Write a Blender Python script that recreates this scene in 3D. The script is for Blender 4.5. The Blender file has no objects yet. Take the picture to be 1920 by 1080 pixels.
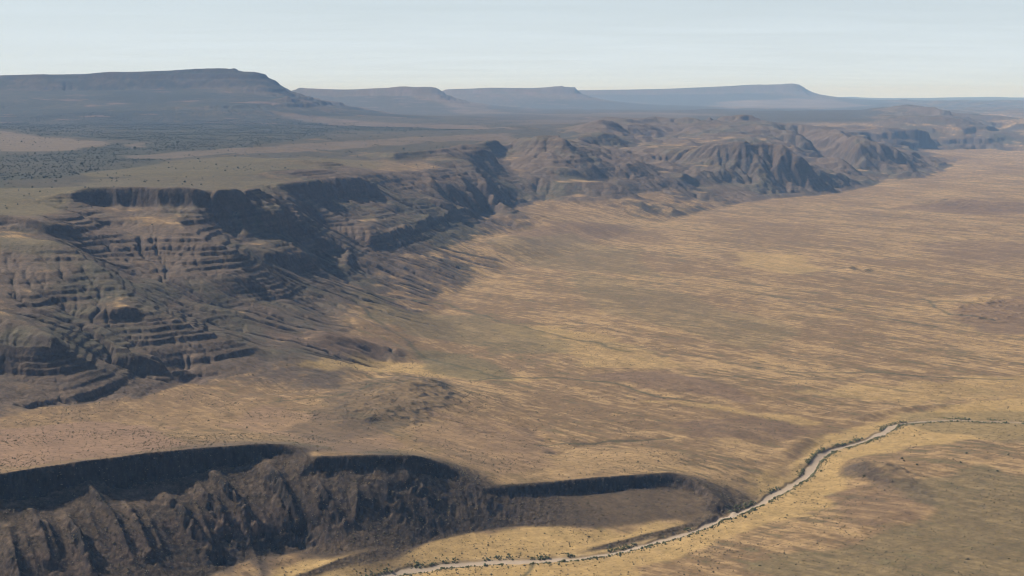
import math, random, time
import numpy as np
try:
    import bpy
except ImportError:
    bpy = None
T0 = time.time()

# ------------------------------------------------------------------ camera, light, exposure
CAM_H = 500.0
F_PX = 2637.0                       # focal length in pixels of a 1920 wide frame
PITCH = math.atan(360.0 / F_PX)     # horizon 360 px above the frame's middle
SUN_EL = math.radians(41.0)
SUN_DIR = np.array([-0.90, 0.43, 0.0])
SUN_DIR = SUN_DIR / np.linalg.norm(SUN_DIR) * math.cos(SUN_EL)
SUN_DIR[2] = math.sin(SUN_EL)

def setup_view():
    sc = bpy.context.scene
    cam = bpy.data.cameras.new("camera")
    cam.sensor_width = 36.0
    cam.lens = 36.0 * F_PX / 1920.0
    cam.clip_start = 1.0
    cam.clip_end = 400000.0
    co = bpy.data.objects.new("camera", cam)
    sc.collection.objects.link(co)
    co.location = (0, 0, CAM_H)
    co.rotation_euler = (math.pi / 2 - PITCH, 0, 0)
    sc.camera = co
    w = bpy.data.worlds.new("World")
    sc.world = w
    w.use_nodes = True
    nt = w.node_tree
    nt.nodes.clear()
    out = nt.nodes.new("ShaderNodeOutputWorld")
    bg = nt.nodes.new("ShaderNodeBackground")
    sky = nt.nodes.new("ShaderNodeTexSky")
    sky.sky_type = 'NISHITA'
    sky.sun_disc = False
    sky.sun_elevation = SUN_EL
    sky.sun_rotation = math.atan2(SUN_DIR[0], SUN_DIR[1])
    sky.altitude = 900
    sky.air_density = 1.0
    sky.dust_density = 1.2
    sky.ozone_density = 1.0
    # thin high cloud: very stretched noise on the sky direction, projected on a flat cloud layer
    tc = nt.nodes.new("ShaderNodeTexCoord")
    sep = nt.nodes.new("ShaderNodeSeparateXYZ")
    nt.links.new(tc.outputs['Generated'], sep.inputs[0])
    def math_node(op, a, b=None, clamp=False):
        n = nt.nodes.new("ShaderNodeMath"); n.operation = op; n.use_clamp = clamp
        for i, v in enumerate((a, b)):
            if v is None: continue
            if isinstance(v, (int, float)): n.inputs[i].default_value = v
            else: nt.links.new(v, n.inputs[i])
        return n.outputs[0]
    zz = math_node('ADD', math_node('MAXIMUM', sep.outputs[2], 0.0), 0.035)
    cx = math_node('DIVIDE', sep.outputs[0], zz)
    cy = math_node('DIVIDE', sep.outputs[1], zz)
    cmb = nt.nodes.new("ShaderNodeCombineXYZ")
    nt.links.new(math_node('MULTIPLY', cx, 0.42), cmb.inputs[0])
    nt.links.new(math_node('MULTIPLY', cy, 0.95), cmb.inputs[1])
    n1 = nt.nodes.new("ShaderNodeTexNoise")
    n1.inputs['Scale'].default_value = 1.0
    n1.inputs['Detail'].default_value = 7
    n1.inputs['Roughness'].default_value = 0.55
    n1.inputs['Distortion'].default_value = 0.6
    nt.links.new(cmb.outputs[0], n1.inputs['Vector'])
    r = nt.nodes.new("ShaderNodeMapRange")
    r.inputs[1].default_value = 0.36; r.inputs[2].default_value = 0.72
    r.inputs[3].default_value = CLOUD_LO; r.inputs[4].default_value = CLOUD_HI
    nt.links.new(n1.outputs[0], r.inputs[0])
    hz = nt.nodes.new("ShaderNodeMapRange"); hz.interpolation_type = 'SMOOTHSTEP'
    hz.inputs[1].default_value = 0.0; hz.inputs[2].default_value = 0.20
    hz.inputs[3].default_value = 1.0; hz.inputs[4].default_value = 0.04
    nt.links.new(sep.outputs[2], hz.inputs[0])
    veil = math_node('MULTIPLY', r.outputs[0], hz.outputs[0], True)
    mix = nt.nodes.new("ShaderNodeMix"); mix.data_type = 'RGBA'
    nt.links.new(veil, mix.inputs[0])
    nt.links.new(sky.outputs[0], mix.inputs[6])
    mix.inputs[7].default_value = CLOUD_COL
    nt.links.new(mix.outputs[2], bg.inputs[0])
    bg.inputs[1].default_value = SKY_STRENGTH
    nt.links.new(bg.outputs[0], out.inputs[0])
    sun = bpy.data.lights.new("sun", 'SUN')
    sun.energy = SUN_STRENGTH
    sun.angle = math.radians(0.53)
    sun.color = (1.0, 0.93, 0.82)
    so = bpy.data.objects.new("sun", sun)
    sc.collection.objects.link(so)
    import mathutils
    so.rotation_euler = mathutils.Vector(SUN_DIR.tolist()).to_track_quat('Z', 'Y').to_euler()
    so.location = (0, 0, 2000)
    vs = sc.view_settings
    vs.view_transform = 'Standard'; vs.look = 'None'; vs.gamma = 1.0
    vs.use_curve_mapping = False
    vs.exposure = EXPOSURE
    sc.cycles.use_denoising = True
    sc.cycles.filter_width = 1.15
    sc.cycles.max_bounces = 5
    sc.cycles.diffuse_bounces = 2
    sc.cycles.volume_bounces = 3
    sc.cycles.caustics_reflective = False
    sc.cycles.caustics_refractive = False

SKY_STRENGTH = 0.05
SUN_STRENGTH = 5.0
EXPOSURE = 0.35
CLOUD_LO, CLOUD_HI = 0.86, 1.0
CLOUD_COL = (11.6, 13.3, 14.7, 1)
HAZE_DENSITY = 2.9e-5
if bpy: setup_view()

# ------------------------------------------------------------------ noise
def _hash(ix, iy, seed):
    h = (ix.astype(np.int64) * 374761393 + iy.astype(np.int64) * 668265263 + seed * 982451653) & 0xffffffff
    h = ((h ^ (h >> 13)) * 1274126177) & 0xffffffff
    return (h ^ (h >> 16)) & 0xffff

_GA = np.arange(65536) * (2 * np.pi / 65536)
_GX = np.cos(_GA).astype(np.float32); _GY = np.sin(_GA).astype(np.float32)

def noise(x, y, seed=0):
    fx = np.floor(x); fy = np.floor(y)
    ix = fx.astype(np.int32); iy = fy.astype(np.int32)
    dx = (x - fx).astype(np.float32); dy = (y - fy).astype(np.float32)
    sx = dx * dx * dx * (dx * (dx * 6 - 15) + 10); sy = dy * dy * dy * (dy * (dy * 6 - 15) + 10)
    def g(ox, oy):
        h = _hash(ix + ox, iy + oy, seed)
        return _GX[h] * (dx - ox) + _GY[h] * (dy - oy)
    a = g(0, 0); b = g(1, 0); c = g(0, 1); d = g(1, 1)
    a = a + (b - a) * sx; c = c + (d - c) * sx
    return (a + (c - a) * sy) * 1.5

def fbm(x, y, octaves, seed=0, gain=0.5, ridged=False):
    s = 0; amp = 1.0; f = 1.0
    for o in range(octaves):
        n = noise(x * f + 17.3 * o, y * f - 9.1 * o, seed + o)
        if ridged: n = 1 - 2 * np.abs(n)
        s = s + n * amp; amp *= gain; f *= 2.03
    return s

def sstep(x, a, b):
    t = np.clip((x - a) / (b - a), 0, 1)
    return t * t * (3 - 2 * t)

# ------------------------------------------------------------------ camera rays used for surveying the photo
def ray(px, py):
    a = (px - 960.0) / F_PX; b = (540.0 - py) / F_PX
    dx = a; dy = math.cos(PITCH) + b * math.sin(PITCH); dz = -math.sin(PITCH) + b * math.cos(PITCH)
    hyp = math.hypot(dx, dy)
    return math.atan2(dx, dy), -dz / hyp         # azimuth, tan(depression)

PG = 0.008; PA, PX0, PY0 = -40.0, 800.0, 2200.0
def plane(x, y):
    return PA + PG * (-0.65 * (x - PX0) + 0.76 * (y - PY0))

def on_plane(px, py, dz=0.0):
    u, t = ray(px, py)
    bx, by = -0.65 * PG, 0.76 * PG
    a = PA + PG * (0.65 * PX0 - 0.76 * PY0) + dz
    r = (CAM_H - a) / (t + bx * math.sin(u) + by * math.cos(u))
    r = min(r, 60000.0) if r > 0 else 60000.0
    return (r * math.sin(u), r * math.cos(u))

def P(px, py, z=None, d=None):
    """survey point: image position and either its height or its distance"""
    u, t = ray(px, py)
    if d is None: r = (CAM_H - z) / t
    else: r = d / math.cos(u); z = CAM_H - t * r
    return (r * math.sin(u), r * math.cos(u), z)

# ------------------------------------------------------------------ base grid (azimuth, ln distance): conformal
DS = 0.0014
U0, U1 = -0.60, 0.54
V0, V1 = math.log(1050.0), math.log(72000.0)
NU = int((U1 - U0) / DS) + 1; NV = int((V1 - V0) / DS) + 1
gu = U0 + DS * np.arange(NU); gv = V0 + DS * np.arange(NV)
GR = np.exp(gv)[:, None] * np.ones((1, NU))
GX = GR * np.sin(gu)[None, :]; GY = GR * np.cos(gu)[None, :]

cons_m = np.zeros((NV, NU), bool); cons_z = np.zeros((NV, NU), np.float64); cons_n = np.zeros((NV, NU))

def put(xs, ys, zs, rad=0):
    r = np.hypot(xs, ys); u = np.arctan2(xs, ys); v = np.log(np.maximum(r, 1))
    i = np.round((v - V0) / DS).astype(int); j = np.round((u - U0) / DS).astype(int)
    for di in range(-rad, rad + 1):
        for dj in range(-rad, rad + 1):
            if di * di + dj * dj > rad * rad + 0.5: continue
            ii, jj = i + di, j + dj
            ok = (ii >= 0) & (ii < NV) & (jj >= 0) & (jj < NU)
            np.add.at(cons_z, (ii[ok], jj[ok]), zs[ok]); np.add.at(cons_n, (ii[ok], jj[ok]), 1.0)

def line(pts, rad=0):
    W = [P(*p) if len(p) == 3 else P(p[0], p[1], None, p[3]) for p in pts]
    if len(W) == 1: W = W * 2
    for (x0, y0, z0), (x1, y1, z1) in zip(W[:-1], W[1:]):
        n = max(2, int(math.hypot(x1 - x0, y1 - y0) / (DS * 0.5 * min(math.hypot(x0, y0), math.hypot(x1, y1)))))
        t = np.linspace(0, 1, min(n, 4000))
        put(x0 + (x1 - x0) * t, y0 + (y1 - y0) * t, z0 + (z1 - z0) * t, rad)

def D(px, py, d): return (px, py, None, d)

def inside(poly, X, Y):
    r = np.zeros(X.shape, bool)
    n = len(poly)
    for k in range(n):
        x0, y0 = poly[k]; x1, y1 = poly[(k + 1) % n]
        if y0 == y1: continue
        c = ((y0 > Y) != (y1 > Y)) & (X < (x1 - x0) * (Y - y0) / (y1 - y0) + x0)
        r ^= c
    return r

GORGE_RIM = [(-260,912,92),(-120,900,88),(0,890,85),(90,875,82),(180,863,80),(280,850,77),(400,838,72),(480,833,69),(540,832,66),(562,840,62),(577,860,54),(600,856,57),(700,853,53),(780,853,47),(840,870,30),(880,900,12),(910,915,3),(1000,908,0),(1100,898,-1),(1200,890,-3),(1260,885,-6),(1305,900,-13),(1340,930,-23),(1375,955,-34)]
def cliff_foot(px, py, back=9):
    xs = [p[0] for p in GORGE_RIM]
    ry = np.interp(px, xs, [p[1] for p in GORGE_RIM]); rz = np.interp(px, xs, [p[2] for p in GORGE_RIM])
    X, Y, _ = P(px, ry, rz)
    return (px, ry + np.interp(px, [850, 950], [0.62, 1.0]) * (py - ry), None, Y - back)

# ---- survey of the photograph: (pixel x, pixel y, height) --------------------------------------
SURVEY = [
 # rim of the near gorge and the foot of its cliff
 [(x, y, z) for x, y, z in GORGE_RIM],
 [cliff_foot(x, y) for x, y in [(-260,965),(0,958),(80,955),(170,930),(240,945),(310,925),(345,925),(372,908),(403,893),(450,900),(505,875),(550,872),(577,876),(597,900),(650,893),(700,888),(760,890),(820,905),(860,912),(900,928),(1000,930),(1100,926),(1200,915),(1280,914),(1320,935)]],
 # toe of the talus
 [(1375,965,-38),(1330,967,-38),(1200,985,-38),(1060,990,-38),(960,986,-36),(860,1003,-35),(800,1016,-35),(740,1034,-34),(680,1046,-34),(620,1045,-32),(560,1035,-31),(500,1042,-30),(440,1058,-30),(400,1075,-30),(360,1100,-30),(300,1140,-30),(150,1180,-30),(0,1210,-30),(-260,1240,-30)],
 # wash
 [(500,1180,-48),(600,1120,-47),(700,1086,-46),(870,1058,-46),(1040,1050,-45),(1220,1018,-44.5),(1340,978,-44),(1440,935,-43.5),(1520,885,-43),(1545,850,-43),(1640,822,-42.5),(1700,792,-42),(1900,792,-41),(2300,800,-40)],
 # near ground right of the wash
 [(1000,1140,-42),(1300,1100,-38),(1700,1060,-30),(2200,1060,-22)],
 [(1500,1000,-36),(1700,960,-26),(1900,940,-28),(2200,940,-22)],
 [(1620,870,-26),(1680,880,-24)], [(1750,860,-26),(1900,850,-30)], [(1520,960,-40),(1600,830,-42)],
 # terrace behind the gorge
 [(-200,800,40),(0,800,36),(200,790,28),(400,760,16),(560,740,6)],
 [(640,760,6),(740,735,12),(830,728,4)], [(700,800,14),(800,770,8)],
 [(900,800,-12),(1000,830,-14),(1050,850,-14),(1120,830,-22)],
 [(1150,860,-8),(1250,850,-14)],[(1350,870,-22),(1420,880,-32),(1480,860,-40)],
 [(1000,760,-22),(1200,790,-28),(1400,805,-36),(1500,815,-40)],
 # foot of the escarpment, near part
 [(-260,800,46),(0,785,32),(100,778,29),(200,768,21),(260,748,15),(350,718,8),(420,736,7),(520,738,0),(640,726,-11),(760,692,-21)],
 # ridge -1, 0, 1 and the gullies between them
 [(-200,570,150),(0,585,132),(50,600,125),(95,630,109),(147,667,76),(200,693,51),(240,730,25),(267,750,14)],
 [(-200,632,118),(0,640,104),(60,642,103),(92,640,104),(105,640,100)],
 [(-200,668,90),(0,662,84),(60,664,83),(92,664,82),(125,672,74)],
 [(0,700,60),(60,720,48),(100,740,39)],[(60,765,30),(150,760,26),(230,745,18)],
 [(117,567,125),(163,613,95),(200,647,72),(253,663,60),(300,677,46),(350,688,34)],
 [(130,640,86),(200,676,53),(300,706,22),(340,722,9)],
 [(350,702,15),(300,712,16)],
 [(-200,450,222),(0,450,212),(80,450,210),(130,458,205),(165,480,186),(200,510,160),(235,545,135),(255,565,121),(300,590,100),(350,612,80),(423,637,55),(500,663,27),(600,684,4),(680,696,-10)],
 [(0,500,178),(80,510,168),(140,520,158)],[(0,540,152),(80,550,144),(110,560,132)],
 [(145,585,112),(200,582,115),(255,574,119)],[(150,603,97),(200,602,98),(262,603,92)],
 [(262,604,92),(275,625,79),(330,650,55),(400,680,32),(460,698,16)],
 [(215,500,150),(270,545,116),(330,580,85),(420,615,52),(520,650,24),(600,670,8)],
 [(0,432,222),(80,435,216),D(150,445,3040)],
 # plateau edge left and its cliff
 [(-260,395,262),(0,402,250),(60,408,243),(100,415,235),D(165,425,3130)],
 [(-200,350,268),(0,370,262),(80,370,260)],
 [(120,362,268),(135,357,275),(160,351,280),(200,347,283),(300,350,281),(400,352,278),(440,352,274),(480,350,266)],
 [D(140,372,3365),D(180,388,3410),D(240,390,3430),D(300,390,3400),D(380,390,3405),D(420,382,3430)],
 [(100,400,240),D(150,400,3200)],
 [D(240,408,3330),D(300,408,3330),D(360,408,3320)],[D(200,425,3250),D(250,440,3180),D(300,440,3170),D(340,445,3150)],
 [(170,475,166),(240,473,163),(300,470,161),(380,468,163)],
 [(175,489,151),(240,489,149),(300,487,147),(380,484,150)],
 [(250,520,125),(330,520,122),(400,530,110)],[(330,560,96),(400,565,80),(440,580,62)],
 # spur C: rim, dark face, foot of the face
 [(480,350,266),D(517,369,3700),D(567,404,3800),D(587,417,3830),D(620,432,3850),D(646,446,3880),(700,465,70),(760,480,40)],
 [D(430,386,3560),D(480,382,3580),D(510,380,3600)],[D(428,402,3440),D(480,400,3510),D(520,396,3560),D(548,404,3640)],
 [D(415,420,3390),D(432,438,3385),D(470,460,3340)],[D(500,441,3450),D(530,438,3530),D(560,438,3640),D(600,440,3740),D(640,456,3770)],
 [D(395,378,3440),D(375,395,3385),D(355,420,3310)],
 [(330,412,212),(350,430,198),(400,452,179),(440,468,160),(470,480,141),(560,508,88),(650,529,41),(720,550,10)],
 [(430,515,118),(455,515,116),(485,530,98)],[(430,553,84),(460,556,78),(500,560,66)],
 [(560,560,48),(600,580,28),(640,600,12)],[(520,600,42),(580,615,24),(660,625,2)],
 [D(500,470,3250),D(540,470,3330),D(570,474,3420),(600,482,90)],[D(510,455,3360),D(550,455,3480)],
 [(620,478,84),(655,470,82),(652,492,70),(645,505,62)],[(615,512,62),(640,522,48),(665,524,42)],
 [(700,500,46),(700,520,30)],[(760,490,40),(820,470,34),(900,450,22),(1000,430,8)],
 # section E
 [(520,322,268),(620,322,250),(680,325,236)],
 [D(520,345,4050),D(580,341,4260),D(640,336,4560),D(690,336,4700),D(706,345,4760),(730,372,160),(740,385,142),(800,389,122),(850,400,92),(880,404,80)],
 [D(560,372,4090),D(590,372,4230),D(640,370,4520),D(680,370,4650),D(715,378,4690)],
 [(520,365,232),D(570,384,4020),D(600,395,4120)],
 [(620,405,140),(660,412,128),(700,410,126)],[(600,430,118),(640,435,112),(680,437,108)],
 [(690,424,124),(730,408,122),(752,398,120)],[(700,437,108),(760,418,103)],
 [(695,440,105),(765,428,98),(790,417,95),(830,408,90),(880,398,82),(920,383,78),(990,371,66)],
 [(690,455,88),(765,441,80),(800,430,76),(880,411,62),(930,400,50),(1000,384,44)],
 # section F
 [(620,284,272),(660,281,275),(740,290,268),(840,280,272),(900,268,280),(960,262,282),(975,259,284)],
 [(660,295,254),(740,301,246),(840,292,250),(900,283,255),(930,280,255)],
 [(640,322,240),(700,325,230),(730,324,222),(800,321,216),(850,312,225),(866,325,200),(876,342,172),(885,357,145),(900,372,120)],
 [(740,345,188),(800,342,185),(850,343,180)],[(740,362,165),(800,372,142),(850,380,128)],
 [(850,300,240),(880,302,228),(900,320,200),(915,335,172),(930,362,128),(945,383,92)],
 [(968,247,284),(958,262,262),(948,285,225),(925,322,170),(935,346,135),(950,371,98),(965,387,60)],
 # butte
 [(985,258,298),(1020,258,299),(1048,258,298),(1058,266,282),D(1076,286,6750)],
 [(1000,254,301),(1030,252,301),(1050,253,300)],
 [(980,277,252),(1020,278,250),(1048,280,247),D(1066,292,6690)],
 [D(975,287,6850),D(955,305,6600),D(960,322,6450),D(975,345,6200),D(985,370,6000)],
 [D(1010,320,6450),D(1040,330,6400)],[D(1000,350,6230),D(1030,380,6000),D(1040,395,5850)],
 [D(1076,290,6680),D(1110,300,6600),D(1130,312,6600)],
 [D(1030,316,6480),D(1070,322,6450),D(1110,326,6500),D(1140,314,6700),D(1165,307,6850),D(1205,325,6750)],
 [D(1050,331,6400),D(1110,340,6430),D(1160,330,6650),D(1205,335,6680)],
 [D(1050,344,6250),D(1130,340,6330),D(1170,346,6300),D(1190,355,6250)],[D(1060,362,6120),D(1150,368,6150),D(1190,366,6180)],
 [(1200,375,35),(1260,350,70),(1290,330,100)],
 # hills further right
 [(1090,238,300),(1125,228,318),(1145,230,314),(1158,240,298)],[(1100,258,268),(1130,262,246),(1160,263,236)],
 [(1100,280,228),(1180,282,196),(1250,262,196)],[(1200,292,176),(1240,300,150),(1290,318,112)],
 [(1210,260,222),(1240,250,238),(1268,256,214)],[(1230,278,190),(1262,272,180)],
 [(1180,222,294),(1240,222,290),(1280,220,292),(1340,216,296)],[(1190,231,272),(1240,232,266),(1270,231,268)],
 [(1300,245,250),(1340,232,292),(1380,224,312),(1440,228,298),(1460,245,252),(1500,258,214),(1530,268,180)],
 [(1380,262,226),(1420,258,224),(1450,262,210)],[(1280,295,160),(1330,284,198)],
 [(1350,282,206),(1390,276,226),(1440,270,240),(1475,274,230),(1510,300,160),(1545,326,72),(1568,346,14)],
 [(1330,320,104),(1400,325,96),(1460,325,96)],[(1290,352,48),(1350,350,40),(1420,352,30)],
 [(1480,262,172),(1520,280,118),(1550,300,62),(1580,328,14)],
 [(1500,240,214),(1560,250,222),(1590,262,200),(1602,271,190),(1650,282,150),(1690,290,110),(1715,310,45),(1736,325,2)],
 [(1570,290,140),(1590,310,80)],
 [(1620,262,160),(1670,262,150),(1705,272,108)],[(1625,272,128),(1690,280,74)],
 [(1600,240,216),(1700,240,218),(1755,250,170)],[(1640,252,170),(1720,258,140)],
 [(1420,212,312),(1500,207,322),(1600,206,326),(1700,205,328),(1722,209,316),(1755,216,280),(1800,234,212),(1816,246,166),(1850,266,72),(1880,262,84),(1907,282,4)],
 [(1500,222,278),(1600,224,266),(1700,224,262),(1740,228,246)],
 [(1660,288,24),(1720,284,18),(1800,282,8),(1850,280,6)],
 # the plateau
 [(-260,330,276),(0,330,264),(150,332,268),(300,325,270),(450,318,272)],
 [(-200,300,276),(0,300,270),(150,300,272),(300,300,275),(450,295,278),(560,300,278),(620,300,274)],
 [(-250,262,300),(-100,250,322),(0,243,318),(100,256,302),(230,272,286)],
 [(300,270,282),(450,268,286),(600,268,290)],[(560,272,291),(700,262,290),(850,258,288),(920,250,288)],
 [(250,250,290),(500,248,292),(700,240,294),(900,232,296)],
 [(950,225,300),(1050,218,302),(1150,212,306),(1300,208,310),(1400,206,314)],
]
# distant mesas: crest, foot of the cap cliff, foot of the slope, and the table behind the crest
def mesa(crest, d, cliff, base, slope, end=()):
    for k in (1.0, 1.05, 1.12):
        if end: SURVEY.append([D(crest[-1][0], crest[-1][1], d * k)] + [D(x, y, dd * k) for x, y, dd in end])
    SURVEY.append([D(x, y, d) for x, y in crest])
    if cliff: SURVEY.append([D(x, y, d - slope * 0.12) for x, y in cliff])
    if base: SURVEY.append([D(x, y, dd) for x, y, dd in base])
    SURVEY.append([D(x, y + 2, d * 1.12) for x, y in crest])
    SURVEY.append([D(x, 180 + (500 - 300) * F_PX / (d * 1.2), d * 1.2) for x in np.linspace(crest[0][0], crest[-1][0] + (100 if not end else end[-1][0] - crest[-1][0]), 6)])
mesa([(-320,150),(-120,146),(0,141),(85,138),(100,141),(140,141),(175,136),(205,133),(240,135),(290,132),(350,129),(440,127),(460,131),(484,130),(500,139),(520,153)], 13200,
     [(-320,176),(0,168),(100,170),(250,168),(400,166),(480,160),(505,163)],
     [(-260,232,10300),(0,228,10300),(150,236,9800),(300,232,10300),(450,226,10700),(600,222,11300)], 2600,
     [(522,160,13150), (545,175,12900), (580,190,12600), (620,201,12500), (680,211,12600), (740,216,13000), (800,218,13500)])
SURVEY += [[D(530,180,12100), D(570,200,11900), D(640,214,11800)],
           [D(0,205,11400), D(200,203,11300), D(350,200,11400), D(450,196,11600), D(500,190,11900)]]
mesa([(560,163),(600,166),(650,168),(700,165),(740,163),(750,161),(765,161),(775,163),(795,161),(820,161),(822,165)], 19500,
     [(560,178),(650,180),(740,180),(800,177),(824,176)],
     [(600,208,16500),(700,212,16300),(800,213,16300),(880,212,16800)], 3000,
     [(826,174,19400), (840,185,19200), (870,194,19000), (910,203,18800), (960,208,18500)])
mesa([(835,167),(880,166),(920,164),(1000,165),(1022,163),(1035,160),(1055,159),(1060,161),(1077,160),(1081,166)], 25500,
     [(850,176),(950,176),(1030,175),(1082,176)],
     [(900,203,22500),(1000,205,22500),(1100,205,22500)], 3000,
     [(1084,175,25400), (1105,184,25000), (1140,192,24500), (1200,200,24000)])
mesa([(1085,168),(1150,168),(1230,167),(1285,165),(1340,162),(1400,159),(1450,157),(1499,156),(1502,160)], 33000,
     [(1090,178),(1200,178),(1300,177),(1400,175),(1510,170)],
     [(1100,197,29500),(1250,199,29000),(1400,199,28500),(1560,195,29500)], 3500,
     [(1511,166,32900), (1514,174,32800), (1524,181,32500), (1560,188,32000), (1610,191,31500)])
SURVEY += [
 [D(1400,184,52000), D(1560,183,52000), D(1590,180,52000), D(1606,180,52000), D(1620,184,52000), D(1700,185,52000), D(1760,183,52000), D(1810,182,52000), D(1860,181,52000), D(1900,183,52000), D(2000,182,52000), D(2200,184,52000)],
 [D(x, 186, 65000) for x in (-300, 400, 1000, 1500, 2300)],
 [D(1560,192,40000), D(1700,190,40000), D(1900,190,40000), D(2200,190,40000)],
 [D(1620,198,30000), D(1750,195,30000), D(1850,194,30000), D(2000,195,30000), D(2200,196,30000)],
 [D(1760,204,28000), D(1850,206,27500), D(2000,206,27000), D(2200,206,27000)],
 [D(1780,212,24000), D(1850,208,24500), D(1900,210,24500), D(2000,210,24500), D(2200,210,24500)],
 [D(1800,224,20500), D(1870,228,20000), D(1930,226,20000), D(2100,226,20000)],
 [D(1820,232,18500), D(1870,226,18800), D(1930,232,18500), D(2050,226,18500)],
 [D(1840,250,16000), D(1900,256,15500), D(2000,252,15500), D(2200,252,15500)],
 [D(1880,244,16500), D(1930,246,16500), D(2000,242,16500)],
 [D(1890,262,14600), D(1960,268,14200), D(2100,268,14200), D(2300,268,14200)],
]
PLAIN_POLY = [(700,692),(800,672),(900,660),(860,625),(820,590),(840,560),(880,530),(960,505),(1060,480),(1150,450),(1230,418),(1320,396),(1450,372),(1570,362),(1660,340),(1745,332),(1800,300),(1900,292),(2000,286),(2500,286),
              (2500,770),(1900,760),(1700,760),(1500,750),(1300,735),(1100,735),(900,705),(760,700)]

def pyr_down(m, z):
    h, w = m.shape; H, W = (h + 1) // 2, (w + 1) // 2
    mm = np.zeros((H * 2, W * 2)); zz = np.zeros((H * 2, W * 2))
    mm[:h, :w] = m; zz[:h, :w] = z * m
    mm = mm.reshape(H, 2, W, 2).sum((1, 3)); zz = zz.reshape(H, 2, W, 2).sum((1, 3))
    out = np.zeros((H, W)); ok = mm > 0; out[ok] = zz[ok] / mm[ok]
    return ok.astype(float), out

def relax(z, m, c, it):
    keep = m > 0
    for _ in range(it):
        p = np.pad(z, 1, mode='edge')
        n = (p[:-2, 1:-1] + p[2:, 1:-1] + p[1:-1, :-2] + p[1:-1, 2:]) * 0.25
        z = z + 1.0 * (n - z)
        z[keep] = c[keep]
    return z

def bilin_up(z, shape):
    h, w = z.shape; H, W = shape
    yi = np.clip((np.arange(H) - 0.5) / 2, 0, h - 1); xi = np.clip((np.arange(W) - 0.5) / 2, 0, w - 1)
    y0 = np.minimum(yi.astype(int), h - 2) if h > 1 else np.zeros(H, int)
    x0 = np.minimum(xi.astype(int), w - 2) if w > 1 else np.zeros(W, int)
    fy = (yi - y0)[:, None]; fx = (xi - x0)[None, :]
    a = z[y0][:, x0]; b = z[y0][:, np.minimum(x0 + 1, w - 1)]
    c = z[np.minimum(y0 + 1, h - 1)][:, x0]; d = z[np.minimum(y0 + 1, h - 1)][:, np.minimum(x0 + 1, w - 1)]
    return a * (1 - fy) * (1 - fx) + b * (1 - fy) * fx + c * fy * (1 - fx) + d * fy * fx

def blur(a, n=1):
    for _ in range(n):
        p = np.pad(a, 1, mode='edge')
        a = (p[:-2] + 2 * p[1:-1] + p[2:]) * 0.25
        a = (a[:, :-2] + 2 * a[:, 1:-1] + a[:, 2:]) * 0.25
    return a

def log(*a): print("[%.1fs]" % (time.time() - T0), *a)

def base_surface():
    for s in SURVEY: line(s)
    pm = inside([on_plane(*p) for p in PLAIN_POLY], GX, GY)
    ok = cons_n > 0
    cons_z[ok] /= cons_n[ok]
    m = ok.astype(float); z = cons_z.copy()
    z[pm] = plane(GX, GY)[pm]; m[pm] = 1
    lv = [(m, z)]
    while min(lv[-1][0].shape) > 6: lv.append(pyr_down(*lv[-1]))
    cur = np.full(lv[-1][0].shape, 200.0)
    for k in range(len(lv) - 1, -1, -1):
        mm, zz = lv[k]
        if cur.shape != mm.shape: cur = bilin_up(cur, mm.shape)
        cur = relax(cur, mm, zz, 400 if k > 2 else (120 if k > 0 else 50))
    f = sstep(GR, 10000, 11500)
    cur = cur * f + blur(cur, 2) * (1 - f)
    return cur, blur(pm.astype(float), 3)

# ------------------------------------------------------------------ erosion on the base grid
def sample(A, u, v):
    y = np.clip((v - V0) / DS, 0, NV - 1.001); x = np.clip((u - U0) / DS, 0, NU - 1.001)
    y0 = y.astype(np.int32); x0 = x.astype(np.int32); fy = (y - y0).astype(np.float32); fx = (x - x0).astype(np.float32)
    return (A[y0, x0] * (1 - fx) + A[y0, x0 + 1] * fx) * (1 - fy) + (A[y0 + 1, x0] * (1 - fx) + A[y0 + 1, x0 + 1] * fx) * fy

def receivers(h, cell):
    H, W = h.shape
    hp = np.pad(h, 1, mode='edge')
    best = np.zeros_like(h); rcv = np.arange(H * W).reshape(H, W).copy(); dl = np.ones_like(h)
    idx = np.arange(H * W).reshape(H, W)
    for di, dj in ((-1,0),(1,0),(0,-1),(0,1),(-1,-1),(-1,1),(1,-1),(1,1)):
        n = hp[1 + di:1 + di + H, 1 + dj:1 + dj + W]
        L = math.sqrt(di * di + dj * dj)
        s = (h - n) / L
        b = s > best
        if di == -1: b[0] = False
        if di == 1: b[-1] = False
        if dj == -1: b[:, 0] = False
        if dj == 1: b[:, -1] = False
        best[b] = s[b]; rcv[b] = (idx + di * W + dj)[b]; dl[b] = L
    return rcv, dl

def flow(h, r2):
    """drainage area in local cells, receivers"""
    rcv, dl = receivers(h, None)
    order = np.argsort(h, axis=None)[::-1]
    R = rcv.ravel().tolist(); A = r2.ravel().tolist()
    for i in order.tolist():
        j = R[i]
        if j != i: A[j] += A[i]
    A = np.array(A).reshape(h.shape) / r2
    return A, rcv, dl, order, R

def erode(h, K, its, r2):
    for it in range(its):
        A, rcv, dl, order, R = flow(h, r2)
        F = (K * np.sqrt(np.minimum(A, 4000)) / dl).ravel().tolist()
        hl = h.ravel().tolist()
        for i in order[::-1].tolist():
            j = R[i]
            if j != i:
                f = F[i]; hl[i] = (hl[i] + f * hl[j]) / (1 + f)
        h = np.array(hl).reshape(h.shape)
    return h, A

def grad_slope(h):
    gy, gx = np.gradient(h)
    return np.hypot(gx, gy) / (GR * DS)

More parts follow.
